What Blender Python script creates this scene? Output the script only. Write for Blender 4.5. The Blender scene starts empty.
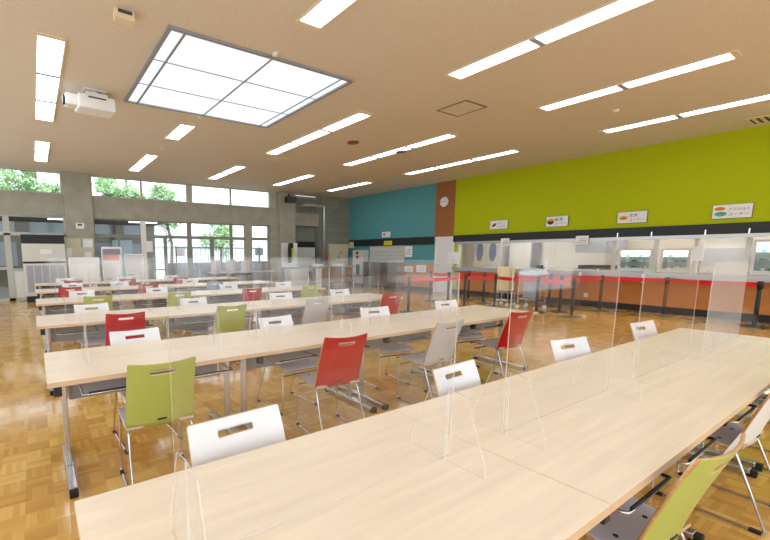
import bpy, bmesh, math, random
from mathutils import Vector, Matrix
random.seed(7)
C = bpy.context.scene.collection
PI = math.pi
# ------------------------------------------------------------------ camera
F, CX, CY, H = 406.782, 294.26, 309.51, 1.41
R = Matrix(((0.843734531, -0.536759954, -0.000890814),
            (-0.0732598304, -0.113512942, -0.990831877),
            (0.531737754, 0.836064330, -0.135097732)))
EYE = Vector((0, 0, H))
def ray(x, y): return R.transposed() @ Vector(((x-CX)/F, (y-CY)/F, 1))
def onX(x, y, X):
    d = ray(x, y); return EYE + d*(X/d.x)
def onY(x, y, Y):
    d = ray(x, y); return EYE + d*(Y/d.y)
def onZ(x, y, Z):
    d = ray(x, y); return EYE + d*((Z-H)/d.z)

cam = bpy.data.cameras.new('camera'); co = bpy.data.objects.new('camera', cam); C.objects.link(co)
cam.sensor_width = 36; cam.sensor_fit = 'HORIZONTAL'; cam.lens = F/770*36
cam.shift_x = (385-CX)/770; cam.shift_y = (CY-270)/770
m = Matrix(((R[0][0], -R[1][0], -R[2][0], 0), (R[0][1], -R[1][1], -R[2][1], 0), (R[0][2], -R[1][2], -R[2][2], H), (0, 0, 0, 1)))
co.matrix_world = m; cam.clip_start = 0.05; cam.clip_end = 300
bpy.context.scene.camera = co

# ------------------------------------------------------------------ materials
def lin(c):
    return tuple(((v/255)/12.92 if v/255 <= .04045 else ((v/255+.055)/1.055)**2.4) for v in c) + (1,)
def nt(name):
    mt = bpy.data.materials.new(name); mt.use_nodes = True
    return mt, mt.node_tree.nodes, mt.node_tree.links, mt.node_tree.nodes['Principled BSDF']
def mat(name, rgb, rough=.5, metal=0, spec=.5, noise=0, nscale=8, bump=0, stretch=(1, 1, 1)):
    mt, n, l, p = nt(name)
    p.inputs['Base Color'].default_value = lin(rgb); p.inputs['Roughness'].default_value = rough
    p.inputs['Metallic'].default_value = metal; p.inputs['Specular IOR Level'].default_value = spec
    if noise or bump:
        g = n.new('ShaderNodeNewGeometry'); mp = n.new('ShaderNodeMapping'); mp.inputs['Scale'].default_value = stretch
        t = n.new('ShaderNodeTexNoise'); t.inputs['Scale'].default_value = nscale; t.inputs['Detail'].default_value = 4
        l.new(g.outputs['Position'], mp.inputs['Vector']); l.new(mp.outputs[0], t.inputs['Vector'])
        if noise:
            r = n.new('ShaderNodeValToRGB'); r.color_ramp.elements[0].position = .3; r.color_ramp.elements[1].position = .7
            r.color_ramp.elements[0].color = lin([max(0, v*(1-noise)) for v in rgb]); r.color_ramp.elements[1].color = lin([min(255, v*(1+noise*.6)) for v in rgb])
            l.new(t.outputs['Fac'], r.inputs[0]); l.new(r.outputs[0], p.inputs['Base Color'])
        if bump:
            b = n.new('ShaderNodeBump'); b.inputs['Strength'].default_value = bump; b.inputs['Distance'].default_value = .01
            l.new(t.outputs['Fac'], b.inputs['Height']); l.new(b.outputs[0], p.inputs['Normal'])
    return mt
def emit(name, rgb, s):
    mt, n, l, p = nt(name)
    p.inputs['Base Color'].default_value = lin([v*.4 for v in rgb]); p.inputs['Roughness'].default_value = .6; p.inputs['Emission Color'].default_value = lin(rgb); p.inputs['Emission Strength'].default_value = s
    return mt
def clear(name, rgb, haze, hazecol, gl=1.0, rough=.02):
    mt, n, l, p = nt(name); n.remove(p); out = n['Material Output']
    t = n.new('ShaderNodeBsdfTransparent'); t.inputs[0].default_value = lin(rgb)
    g = n.new('ShaderNodeBsdfGlossy'); g.inputs['Roughness'].default_value = rough; g.inputs[0].default_value = (gl, gl, gl, 1)
    d = n.new('ShaderNodeBsdfDiffuse'); d.inputs[0].default_value = lin(hazecol)
    tr = n.new('ShaderNodeBsdfTranslucent'); tr.inputs[0].default_value = lin(hazecol)
    a = n.new('ShaderNodeMixShader'); a.inputs[0].default_value = .5; l.new(d.outputs[0], a.inputs[1]); l.new(tr.outputs[0], a.inputs[2])
    b = n.new('ShaderNodeMixShader'); b.inputs[0].default_value = haze; l.new(t.outputs[0], b.inputs[1]); l.new(a.outputs[0], b.inputs[2])
    f = n.new('ShaderNodeFresnel'); f.inputs[0].default_value = 1.45
    c = n.new('ShaderNodeMixShader'); gg = n.new('ShaderNodeNewGeometry'); iv = n.new('ShaderNodeMath'); iv.operation = 'SUBTRACT'; iv.inputs[0].default_value = 1; l.new(gg.outputs['Backfacing'], iv.inputs[1])
    mu = n.new('ShaderNodeMath'); mu.operation = 'MULTIPLY'; l.new(f.outputs[0], mu.inputs[0]); l.new(iv.outputs[0], mu.inputs[1]); l.new(mu.outputs[0], c.inputs[0]); l.new(b.outputs[0], c.inputs[1]); l.new(g.outputs[0], c.inputs[2])
    l.new(c.outputs[0], out.inputs[0]); return mt
def parquet():
    mt, n, l, p = nt('parquet')
    g = n.new('ShaderNodeNewGeometry'); sp = n.new('ShaderNodeSeparateXYZ'); l.new(g.outputs['Position'], sp.inputs[0])
    def M(op, a, b=None, c=None):
        q = n.new('ShaderNodeMath'); q.operation = op
        for i, v in enumerate((a, b, c)):
            if v is None: continue
            if isinstance(v, (int, float)): q.inputs[i].default_value = v
            else: l.new(v, q.inputs[i])
        return q.outputs[0]
    S = .14
    x = M('DIVIDE', sp.outputs[0], S); y = M('DIVIDE', sp.outputs[1], S)
    ix = M('FLOOR', x); iy = M('FLOOR', y); fx = M('FRACT', x); fy = M('FRACT', y)
    par = M('FLOORED_MODULO', M('ADD', ix, iy), 2)
    st = M('MULTIPLY', M('ADD', M('MULTIPLY', fx, M('SUBTRACT', 1, par)), M('MULTIPLY', fy, par)), 5)
    lg = M('ADD', M('MULTIPLY', fy, M('SUBTRACT', 1, par)), M('MULTIPLY', fx, par))
    cv = n.new('ShaderNodeCombineXYZ'); l.new(ix, cv.inputs[0]); l.new(iy, cv.inputs[1]); l.new(M('FLOOR', st), cv.inputs[2])
    w = n.new('ShaderNodeTexWhiteNoise'); w.noise_dimensions = '3D'; l.new(cv.outputs[0], w.inputs[0])
    cv2 = n.new('ShaderNodeCombineXYZ'); l.new(ix, cv2.inputs[0]); l.new(iy, cv2.inputs[1])
    w2 = n.new('ShaderNodeTexWhiteNoise'); w2.noise_dimensions = '3D'; l.new(cv2.outputs[0], w2.inputs[0])
    v = M('ADD', M('MULTIPLY', w.outputs[0], .45), M('MULTIPLY', w2.outputs[0], .55))
    r = n.new('ShaderNodeValToRGB'); e = r.color_ramp.elements
    e[0].color = lin((188, 138, 64)); e[1].color = lin((226, 187, 108)); e.new(.5).color = lin((208, 162, 84))
    l.new(v, r.inputs[0])
    fs = M('FRACT', st); ed = M('MINIMUM', M('MINIMUM', fs, M('SUBTRACT', 1, fs)), M('MULTIPLY', M('MINIMUM', lg, M('SUBTRACT', 1, lg)), 5))
    gp = M('MULTIPLY', M('LESS_THAN', ed, .035), .22)
    mx = n.new('ShaderNodeMixRGB'); l.new(gp, mx.inputs[0]); l.new(r.outputs[0], mx.inputs[1]); mx.inputs[2].default_value = lin((110, 75, 35))
    l.new(mx.outputs[0], p.inputs['Base Color'])
    p.inputs['Roughness'].default_value = .1; p.inputs['Specular IOR Level'].default_value = .5
    nz = n.new('ShaderNodeTexNoise'); nz.inputs['Scale'].default_value = 2.5; l.new(g.outputs['Position'], nz.inputs['Vector'])
    b = n.new('ShaderNodeBump'); b.inputs['Strength'].default_value = .12; b.inputs['Distance'].default_value = .02
    l.new(M('ADD', nz.outputs['Fac'], M('MULTIPLY', w2.outputs[0], .05)), b.inputs['Height']); l.new(b.outputs[0], p.inputs['Normal'])
    return mt
def blocks(name, rgb, joint, sx, sz):
    mt, n, l, p = nt(name)
    g = n.new('ShaderNodeNewGeometry'); s = n.new('ShaderNodeSeparateXYZ'); c = n.new('ShaderNodeCombineXYZ')
    l.new(g.outputs['Position'], s.inputs[0]); l.new(s.outputs[0], c.inputs[0]); l.new(s.outputs[2], c.inputs[1])
    b = n.new('ShaderNodeTexBrick'); b.offset = 0.0; b.inputs['Scale'].default_value = 1; b.inputs['Brick Width'].default_value = sx
    b.inputs['Row Height'].default_value = sz; b.inputs['Mortar Size'].default_value = .012
    b.inputs['Color1'].default_value = lin(rgb); b.inputs['Color2'].default_value = lin([v*.94 for v in rgb]); b.inputs['Mortar'].default_value = lin(joint)
    l.new(c.outputs[0], b.inputs[0]); l.new(b.outputs[0], p.inputs['Base Color']); p.inputs['Roughness'].default_value = .8
    return mt
M = dict(
 floor=parquet(),
 ceiling=mat('acoustic_ceiling', (222, 211, 195), .95, noise=.05, nscale=60, bump=.15),
 concrete=mat('fair_faced_concrete', (168, 165, 151), .85, noise=.06, nscale=3, bump=.05),
 concrete_dark=mat('concrete_joint', (120, 117, 104), .9),
 block=blocks('concrete_blocks', (146, 150, 136), (128, 132, 120), .4, .2),
 green=mat('lime_green_wall', (176, 190, 4), .75, spec=.25),
 teal=mat('teal_wall', (92, 158, 164), .75, spec=.25),
 brown=mat('brown_wood_panel', (158, 100, 48), .6, noise=.06, nscale=6, stretch=(1, 6, 1)),
 orange=mat('orange_wood_panel', (200, 128, 56), .5, noise=.05, nscale=5),
 black=mat('black_band', (30, 34, 36), .5),
 rubber=mat('black_rubber', (18, 18, 18), .6),
 skirt=mat('dark_skirting', (40, 32, 28), .6),
 top=mat('maple_laminate', (238, 222, 198), .3, noise=.035, nscale=2.2, stretch=(1, 14, 1)),
 edge=mat('table_edge', (216, 186, 152), .5),
 plyedge=mat('plywood_edge', (206, 160, 108), .55, noise=.1, nscale=60),
 chrome=mat('chrome', (205, 205, 208), .18, metal=1),
 alu=mat('brushed_aluminium', (196, 196, 198), .25, metal=1),
 steel=mat('stainless_steel', (176, 174, 170), .3, metal=1),
 steel_paint=mat('steel_painted', (206, 206, 200), .5),
 frame=mat('pale_window_frame', (188, 190, 182), .5),
 mull=mat('grey_window_frame', (140, 143, 134), .5),
 white=mat('white_paint', (236, 236, 236), .5),
 offwhite=mat('off_white_paint', (214, 215, 208), .55),
 cream=mat('cream_paint', (214, 208, 178), .55),
 beige=mat('beige_plastic', (228, 212, 184), .5),
 grey=mat('grey_panel', (150, 152, 160), .5),
 greyseat=mat('grey_seat', (212, 218, 236), .4),
 shell_in=mat('white_laminate', (238, 241, 247), .35),
 c_green=mat('green_laminate', (178, 190, 98), .35),
 c_red=mat('red_laminate', (186, 4, 16), .3, spec=.3),
 c_white=mat('white_rear', (234, 237, 242), .35),
 c_grey=mat('light_grey_laminate', (202, 206, 212), .35),
 c_blue=mat('pale_blue_laminate', (140, 172, 214), .4),
 paper=mat('paper', (244, 244, 246), .7),
 belt=mat('red_belt', (226, 10, 14), .6),
 darkgrey=mat('dark_grey_metal', (64, 66, 70), .5),
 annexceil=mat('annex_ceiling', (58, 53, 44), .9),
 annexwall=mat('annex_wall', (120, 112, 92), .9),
 paleblue=mat('pale_blue_panel', (186, 206, 220), .6),
 asphalt=mat('paving', (200, 202, 204), .9, noise=.05, nscale=2),
 asphalt_dark=mat('garden_wall', (92, 100, 108), .9),
 leaf=mat('leaves', (150, 184, 134), .7, noise=.25, nscale=1.5),
 bark=mat('bark', (92, 78, 60), .9),
 building=mat('white_render', (196, 202, 206), .8),
 icon_brown=mat('icon_brown', (140, 78, 30), .7), icon_gold=mat('icon_gold', (224, 170, 40), .7), icon_dark=mat('icon_dark', (52, 26, 20), .7),
 icon_orange=mat('icon_orange', (216, 124, 40), .7), icon_teal=mat('icon_teal', (80, 176, 170), .7), icon_green=mat('icon_green', (90, 160, 70), .7),
 ink=mat('ink', (70, 74, 80), .7), pink=mat('pink_paper', (240, 170, 165), .7), yellow=mat('yellow_card', (222, 214, 30), .7),
 cyan=mat('cyan_card', (60, 160, 196), .7), lime=mat('lime_fabric', (190, 214, 40), .8), darkcloth=mat('dark_fabric', (46, 54, 50), .9),
 screen=mat('black_glass', (14, 15, 18), .15), redlamp=mat('red_lamp', (206, 20, 24), .4), pipe=mat('pipe_cladding', (196, 200, 196), .3, metal=.6),
 creambox=mat('cream_box', (248, 236, 192), .6), cloth=mat('pale_cloth', (216, 226, 238), .8), greypipe=mat('fence_bar', (72, 76, 84), .5),
 ovenglass=mat('oval_window', (120, 142, 176), .25), kitchen=mat('kitchen_wall', (230, 228, 218), .7), kgrey=mat('kitchen_grey', (166, 170, 182), .6),
 lamp=emit('lamp_diffuser', (232, 241, 255), 4.0), sky=emit('skylight_diffuser', (232, 243, 252), .62), annexlamp=emit('annex_lamp', (255, 252, 240), 3.0),
 kitchenfill=emit('kitchen_fill_light', (250, 250, 255), 22.0),
 caselight=emit('case_light', (232, 255, 246), 5),
 glass=clear('window_glass', (250, 252, 252), .02, (220, 235, 240), gl=.8),
 acrylic=clear('acrylic_sheet', (255, 255, 255), .015, (248, 250, 253), gl=.85),
 acrylic_foot=clear('acrylic_foot', (255, 255, 255), .012, (248, 250, 253), gl=.9),
 acrylic_edge=clear('acrylic_edge', (246, 248, 248), .45, (250, 252, 255), gl=.9, rough=.2),
 acrylic_milky_glare=clear('acrylic_milky_glare', (250, 251, 252), .24, (250, 250, 250), gl=.8),  # whiter mix; puts reflected glare into the end divider's colour
)
# ------------------------------------------------------------------ mesh helpers
class MB:
    def __init__(s): s.v = []; s.f = []; s.m = []
    def quad(s, pts, mi=0):
        b = len(s.v); s.v += [tuple(p) for p in pts]; s.f.append(tuple(range(b, b+len(pts)))); s.m.append(mi); return s
    def box(s, x0, x1, y0, y1, z0, z1, mi=0, rot=None, side=None, bev=0):
        if x0 > x1: x0, x1 = x1, x0
        if y0 > y1: y0, y1 = y1, y0
        if z0 > z1: z0, z1 = z1, z0
        b = len(s.v)
        for x in (x0, x1):
            for y in (y0, y1):
                for z in (z0, z1):
                    p = Vector((x, y, z))
                    if rot: p = rot @ p
                    s.v.append(tuple(p))
        # faces: -x +x -y +y -z +z
        fs = [(0, 1, 3, 2), (4, 6, 7, 5), (0, 4, 5, 1), (2, 3, 7, 6), (0, 2, 6, 4), (1, 5, 7, 3)]
        for i, f in enumerate(fs):
            s.f.append(tuple(b+k for k in f))
            s.m.append(side.get(i, mi) if side else mi)
        return s
    def rbox(s, x0, x1, y0, y1, z0, z1, r=.01, mi=0):
        # box with chamfered edges
        bm = bmesh.new(); bmesh.ops.create_cube(bm, size=1)
        for v in bm.verts: v.co = Vector(((x0+x1)/2+v.co.x*(x1-x0), (y0+y1)/2+v.co.y*(y1-y0), (z0+z1)/2+v.co.z*(z1-z0)))
        bmesh.ops.bevel(bm, geom=bm.edges[:], offset=r, segments=2, affect='EDGES', profile=.6)
        b = len(s.v); bm.verts.index_update()
        s.v += [tuple(v.co) for v in bm.verts]
        for f in bm.faces: s.f.append(tuple(b+v.index for v in f.verts)); s.m.append(mi)
        bm.free(); return s
    def tube(s, pts, r, n=8, mi=0, r2=None):
        pts = [Vector(p) for p in pts]; b = len(s.v); rings = len(pts)
        prev = None
        for i, p in enumerate(pts):
            t = (pts[min(i+1, rings-1)]-pts[max(i-1, 0)]).normalized()
            if prev is None: a = t.cross(Vector((0, 0, 1))) if abs(t.z) < .9 else t.cross(Vector((1, 0, 0)))
            else: a = prev - t*prev.dot(t)
            a.normalize(); prev = a; c = t.cross(a)
            rr = r if r2 is None else r+(r2-r)*i/(rings-1)
            for k in range(n):
                q = p+(a*math.cos(2*PI*k/n)+c*math.sin(2*PI*k/n))*rr; s.v.append(tuple(q))
        for i in range(rings-1):
            for k in range(n):
                s.f.append((b+i*n+k, b+i*n+(k+1) % n, b+(i+1)*n+(k+1) % n, b+(i+1)*n+k)); s.m.append(mi)
        s.f.append(tuple(b+k for k in range(n))[::-1]); s.m.append(mi)
        s.f.append(tuple(b+(rings-1)*n+k for k in range(n))); s.m.append(mi); return s
    def disc(s, c, ax, r, t, n=20, mi=0, ry=None):
        c = Vector(c); ax = Vector(ax).normalized()
        u = Vector((0, 0, 1)) if abs(ax.z) < .9 else Vector((1, 0, 0)); a = ax.cross(u).normalized(); b_ = ax.cross(a)
        ry = r if ry is None else ry; b = len(s.v)
        for off in (0, t):
            for k in range(n): s.v.append(tuple(c+ax*off+a*math.cos(2*PI*k/n)*r+b_*math.sin(2*PI*k/n)*ry))
        for k in range(n): s.f.append((b+k, b+(k+1) % n, b+n+(k+1) % n, b+n+k)); s.m.append(mi)
        s.f.append(tuple(range(b+n-1, b-1, -1))); s.m.append(mi); s.f.append(tuple(range(b+n, b+2*n))); s.m.append(mi); return s
    def build(s, name, mats, parent=None, smooth=False):
        me = bpy.data.meshes.new(name); me.from_pydata(s.v, [], s.f)
        for mm in (mats if isinstance(mats, (list, tuple)) else [mats]): me.materials.append(M[mm])
        for i, p in enumerate(me.polygons): p.material_index = s.m[i]; p.use_smooth = smooth
        bm = bmesh.new(); bm.from_mesh(me); bmesh.ops.recalc_face_normals(bm, faces=bm.faces[:]); bm.to_mesh(me); bm.free()
        o = bpy.data.objects.new(name, me); C.objects.link(o)
        if parent: o.parent = parent
        return o
def arc(p0, p1, p2, r, n=4):
    """round the corner p1 of path p0-p1-p2"""
    p0, p1, p2 = Vector(p0), Vector(p1), Vector(p2)
    a = p1+(p0-p1).normalized()*r; b = p1+(p2-p1).normalized()*r
    return [a.lerp(p1, t).lerp(p1.lerp(b, t), t) for t in [i/n for i in range(n+1)]]
def path(pts, r=.03):
    out = [Vector(pts[0])]
    for i in range(1, len(pts)-1): out += arc(pts[i-1], pts[i], pts[i+1], r)
    return out+[Vector(pts[-1])]
def tag(o, label=None, cat=None, group=None, kind=None):
    if label: o['label'] = label
    if cat: o['category'] = cat
    if group: o['group'] = group
    if kind: o['kind'] = kind
    return o
def thing(name, loc, label, cat, group=None, rz=0):
    o = bpy.data.objects.new(name, None); C.objects.link(o); o.empty_display_size = .1
    o.location = loc; o.rotation_euler = (0, 0, rz); return tag(o, label, cat, group)
def copy_tree(o, parent=None):
    c = o.copy(); C.objects.link(c); c.parent = parent
    for ch in o.children: copy_tree(ch, c)
    return c
def struct(name, mb, m_, parent=None):
    o = mb.build(name, m_, parent)
    if parent is None: o['kind'] = 'structure'
    return o
def B(*a, **k): return MB().box(*a, **k)
def text(body, name, size, material, parent, mw, align='LEFT'):
    cu = bpy.data.curves.new(name, 'FONT'); cu.body = body; cu.size = size; cu.align_x = align; cu.extrude = .0008; cu.resolution_u = 2
    t = bpy.data.objects.new(name, cu); C.objects.link(t); bpy.context.view_layer.update()
    me = bpy.data.meshes.new_from_object(t.evaluated_get(bpy.context.evaluated_depsgraph_get()))
    bpy.data.objects.remove(t); me.transform(mw); me.materials.clear(); me.materials.append(M[material])
    o = bpy.data.objects.new(name, me); C.objects.link(o); o.parent = parent; return o

# ------------------------------------------------------------------ setting
WX, WY, CZ = 12.6, 15.0, 3.97
X0, Y0 = -3.0, -3.5
struct('floor', B(X0-.2, 16.4, Y0-.2, 15.4, -.1, 0), 'floor')
struct('ceiling', B(X0-.2, 13, Y0-.2, 15.5, CZ, CZ+.25), 'ceiling')
wl = MB().box(X0-.2, X0, Y0-.2, 15.4, 0, .5).box(X0-.2, X0, Y0-.2, 15.4, 3.6, CZ)  # unseen wall; its openings are added so daylight bounces onto the ceiling
for y in (-3.7, .5, 4.7, 8.9, 13.1, 15.0): wl.box(X0-.2, X0, y, y+.4, .5, 3.6)
struct('wall_left', wl, 'concrete')
wl = MB().box(X0, 12.8, Y0-.2, Y0, 0, .5).box(X0, 12.8, Y0-.2, Y0, 3.6, CZ)  # out of view too, opened up to bring more light to the ceiling
for x in (-3, 1.0, 5.0, 9.0, 12.4): wl.box(x, x+.4, Y0-.2, Y0, .5, 3.6)
struct('wall_back', wl, 'concrete')
# right wall, upper
struct('wall_right', B(WX, WX+.2, Y0, 9.3, 2.05, CZ), 'green')
struct('wall_right', B(WX, WX+.2, 9.3, 10.13, 2.0, CZ), 'brown')
struct('wall_right', B(WX, WX+.2, 10.13, 15.0, 1.75, CZ), 'teal')
struct('trim_1', B(WX-.05, WX+.2, Y0, 9.28, 1.83, 2.055), 'black')
struct('trim_2', B(WX-.06, WX, 10.15, 14.95, 1.76, 2.05), 'black')
# right wall, lower
struct('wall_right', B(WX, WX+.2, Y0, 9.1, 0, .88), 'orange')
struct('wall_right', B(WX, WX+.2, 9.1, 9.24, 0, 2.05).box(WX-.002, WX+.01, 9.1, 9.24, 1.1, 1.74), ['green'])
struct('wall_right', MB().box(WX, WX+.2, 10.06, 11.55, 1.04, 1.75).box(WX, WX+.2, 13.6, 15, 1.04, 1.75), 'teal')
struct('wall_right', B(WX, WX+.2, 10.06, 15.0, 0, 1.04), 'orange')
struct('baseboard_right', MB().box(WX-.015, WX, Y0, 9.24, 0, .16).box(WX-.015, WX, 10.06, 15, 0, .14), 'skirt')
# kitchen door
d = thing('door_1', (WX, 9.24, 0), None, None); d['kind'] = 'structure'
MB().box(-.02, .2, 0, .05, 0, 2.03).box(-.02, .2, .77, .82, 0, 2.03).box(-.02, .2, .05, .77, 1.98, 2.03).build('door_frame', 'white', d)
B(.0, .04, .05, .77, .01, 1.98).build('door_leaf', 'white', d)
MB().tube([(-.05, .68, 1.0), (-.05, .56, 1.0)], .011).tube([(0, .68, 1.0), (-.05, .68, 1.0)], .01).build('door_handle', 'chrome', d, True)
# roller shutter opening in the teal wall
sh = MB().box(WX+.04, WX+.06, 11.55, 13.6, 1.04, 1.75)
for i in range(12): sh.tube([(WX+.04, 11.56, 1.07+i*.058), (WX+.04, 13.59, 1.07+i*.058)], .022, 6)
tag(sh.build('roller_shutter', 'offwhite'), 'pale slatted roller shutter closed in the teal wall under the black band', 'shutter')
# window wall
beam = MB().box(X0, .93, WY, WY+.3, 2.58, 3.28).box(1.73, 8.75, WY, WY+.3, 2.58, 3.28)
struct('wall_window_side', beam, 'concrete')
col = MB().box(.93, 1.73, WY-.12, WY+.3, 0, 3.225).box(.94, 1.72, WY-.11, WY+.3, 3.225, 3.245).box(.93, 1.73, WY-.12, WY+.3, 3.245, CZ)
struct('wall_window_side', col, 'concrete')
col = MB().box(8.75, 9.53, WY-.12, WY+.3, 0, 2.98).box(8.76, 9.52, WY-.11, WY+.3, 2.98, 3.0).box(8.75, 9.53, WY-.12, WY+.3, 3.0, CZ)
struct('wall_window_side', col, 'concrete')
struct('wall_window_side', B(8.37, 8.75, WY, WY+.3, 0, 2.58), 'concrete')
struct('wall_window_side', B(9.53, 11.0, WY+.55, WY+.75, 0, CZ), 'block')
struct('wall_window_side', B(9.53, 11.0, WY+.25, WY+.55, 2.65, 3.19), 'concrete')
struct('wall_window_side', B(11.0, 12.8, WY, WY+.75, 0, CZ), 'block')
# clerestory windows
def window(name, xs, thick, z0, z1, y, m_='frame', ends=.05, rail=.04):
    w = bpy.data.objects.new(name, None); C.objects.link(w); w['kind'] = 'structure'
    f = MB().box(xs[0], xs[-1], y-.03, y+.05, z0, z0+rail).box(xs[0], xs[-1], y-.03, y+.05, z1-rail, z1)
    for i, (x, t) in enumerate(zip(xs, thick)):
        a, b = (x, x+t) if i == 0 else ((x-t, x) if i == len(xs)-1 else (x-t/2, x+t/2))
        f.box(a, b, y-.035, y+.055, z0+rail, z1-rail)
    f.build('window_frame', m_, w)
    for i in range(len(xs)-1): B(xs[i]+.02, xs[i+1]-.02, y+.005, y+.015, z0+.02, z1-.02).build('pane', 'glass', w)
    return w
window('window_1', [X0, -.9, .93], [.06, .06, .05], 3.28, CZ, WY+.15)
window('window_2', [1.73, 3.33, 5.03, 6.68, 8.72], [.05, .06, .22, .06, .33], 3.28, CZ, WY+.15)
# lower glazing
w = window('window_3', [X0, -.62, .93], [.06, .16, .05], 2.04, 2.58, WY+.1)
MB().box(-.70, -.54, WY+.06, WY+.16, 0, 2.04).box(X0, .93, WY+.06, WY+.16, 1.98, 2.04).box(X0, .93, WY+.06, WY+.16, 0, .08)\
  .box(X0, -.7, WY+.06, WY+.16, .95, 1.03).box(.88, .93, WY+.06, WY+.16, 0, 2.04).box(-.54, .93, WY+.06, WY+.16, .9, .98).build('window_frame', 'frame', w)
B(-.54, .88, WY+.09, WY+.12, .08, .9).build('door_panel', 'white', w)
B(X0, -.7, WY+.1, WY+.11, .08, 1.98).build('pane', 'glass', w)
B(-.54, .88, WY+.1, WY+.11, .98, 1.98).build('pane', 'glass', w)
w = window('window_4', [1.73, 3.31, 4.97, 6.65, 8.37], [.05, .16, .16, .1, .06], 2.04, 2.58, WY+.1, 'mull')
B(3.22, 3.40, WY+.03, WY+.05, 0, 2.56).build('white_mullion', 'white', w)
fr = MB().box(1.73, 8.37, WY+.05, WY+.16, 1.97, 2.04).box(1.73, 8.37, WY+.05, WY+.16, 0, .09)
for x, t in ((1.73, .05), (2.5, .05), (3.31, .16), (4.07, .1), (4.97, .16), (5.85, .14), (6.65, .1), (8.34, .07)): fr.box(x-t/2, x+t/2, WY+.05, WY+.16, .09, 1.97)
fr.box(6.7, 8.3, WY+.05, WY+.16, 1.06, 1.12)
fr.build('window_frame', 'mull', w)
for a, b in ((1.75, 3.23), (3.39, 4.02), (4.12, 4.89), (5.05, 5.78), (5.92, 6.6), (6.7, 7.24), (7.54, 8.3)):
    B(a, b, WY+.1, WY+.11, .09 if b < 6.65 else 1.12, 1.97).build('pane', 'glass', w)
struct('wall_window_side', B(7.24, 7.54, WY+.03, WY+.2, 0, 2.58), 'concrete')
lv = MB().box(6.7, 7.24, WY+.08, WY+.14, .09, 1.06).box(7.54, 8.3, WY+.08, WY+.14, .09, 1.06)
for i in range(14): lv.box(7.58, 8.26, WY+.05, WY+.08, .2+i*.045, .225+i*.045)
struct('wall_window_side', lv, 'kgrey')

# ------------------------------------------------------------------ ceiling fittings
ORD = ['first', 'second', 'third', 'fourth', 'fifth', 'sixth', 'seventh', 'eighth']
def lamp(cx, y0, n, label):
    t = thing('ceiling_light', (cx, y0, CZ), label, 'ceiling light', 'strip lights in the ceiling')
    L = 1.2; wd = .14
    f = MB()
    f.box(-wd-.02, -wd, -.02, n*L+.02, -.02, -.001).box(wd, wd+.02, -.02, n*L+.02, -.02, -.001)
    f.box(-wd, wd, -.034, .034, -.02, -.001).box(-wd, wd, n*L-.034, n*L+.034, -.02, -.001)
    f.build('frame', 'beige', t)
    for i in range(1, n): B(-wd, wd, i*L-.034, i*L+.034, -.03, -.001).build('divider', 'kgrey', t)
    for i in range(n): B(-wd, wd, i*L+.034, i*L+L-.034, -.012, -.002).build('diffuser', 'lamp', t)
cols = [.37, 2.80, 5.34, 7.84, 10.36]
colname = ['leftmost', 'second from left', 'third from left', 'fourth from left', 'rightmost']
for i, x in enumerate(cols):
    lamp(x, 11.25, 2, 'two-lamp strip light in the ceiling near the windows, %s of its row' % colname[i])
    if i == 1: lamp(x, 8.32, 1, 'short single-lamp light in the ceiling between skylight and windows')
    else: lamp(x, 5.93, 3, 'three-lamp strip light in the middle of the ceiling, %s of its row' % colname[i])
    lamp(x, 1.70, 2, 'two-lamp strip light in the ceiling nearest the camera, %s of its row' % colname[i])
    lamp(x, -2.3, 2, 'two-lamp strip light in the ceiling behind the camera, %s of its row' % colname[i])
# skylight
t = thing('skylight', (1.47, 4.95, CZ), 'large square skylight with white panes and thin grey frame in ceiling', 'skylight')
W_, D_ = 2.73, 2.68
f = MB().box(0, W_, 0, .05, -.03, 0).box(0, W_, D_-.05, D_, -.03, 0).box(0, .05, .05, D_-.05, -.03, 0).box(W_-.05, W_, .05, D_-.05, -.03, 0)
f.box(.195, .225, .05, D_-.05, -.025, 0).box(W_-.205, W_-.185, .05, D_-.05, -.025, 0).box(1.358, 1.382, .05, D_-.05, -.025, 0)
for k in (.9, 1.79): f.box(.05, W_-.05, k-.008, k+.008, -.02, 0)
f.build('frame', 'darkgrey' if False else 'grey', t)
xs = [.05, .21, 1.37, W_-.195, W_-.05]; ys = [.05, .9, 1.79, D_-.05]
for i in range(4):
    for j in range(3):
        B(xs[i]+.01, xs[i+1]-.01, ys[j]+.01, ys[j+1]-.01, -.012, -.002).build('pane', 'sky', t)
# detectors at skylight edge, vents, speaker hatch
for (px, py, lab) in ((275, 55, 'small white detector at the near edge of the skylight'), (200, 117, 'small white detector at the far edge of the skylight'),
                      (162, 149, 'small white ceiling sensor between two short lights left of centre'), (333, 180, 'small white ceiling sensor beside the far strip lights'), (616, 111, 'small white ceiling sensor beside the strip light over the counter')):
    p = onZ(px, py, CZ-.02); tag(MB().disc((p.x, p.y, CZ), (0, 0, -1), .045, .025).disc((p.x, p.y, CZ-.025), (0, 0, -1), .025, .012).build('ceiling_sensor', 'white'), lab, 'sensor')
for (px, py, lab, mm) in ((353, 142, 'round orange brown ceiling cover left of the middle strip lights', 'icon_brown'), (401, 151, 'round grey brown ceiling cover beside the middle strip lights', 'concrete_dark')):
    p = onZ(px, py, CZ); tag(MB().disc((p.x, p.y, CZ), (0, 0, -1), .13, .025).disc((p.x, p.y, CZ-.025), (0, 0, -1), .08, .015).build('ceiling_cover', mm), lab, 'ceiling cover')
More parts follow.
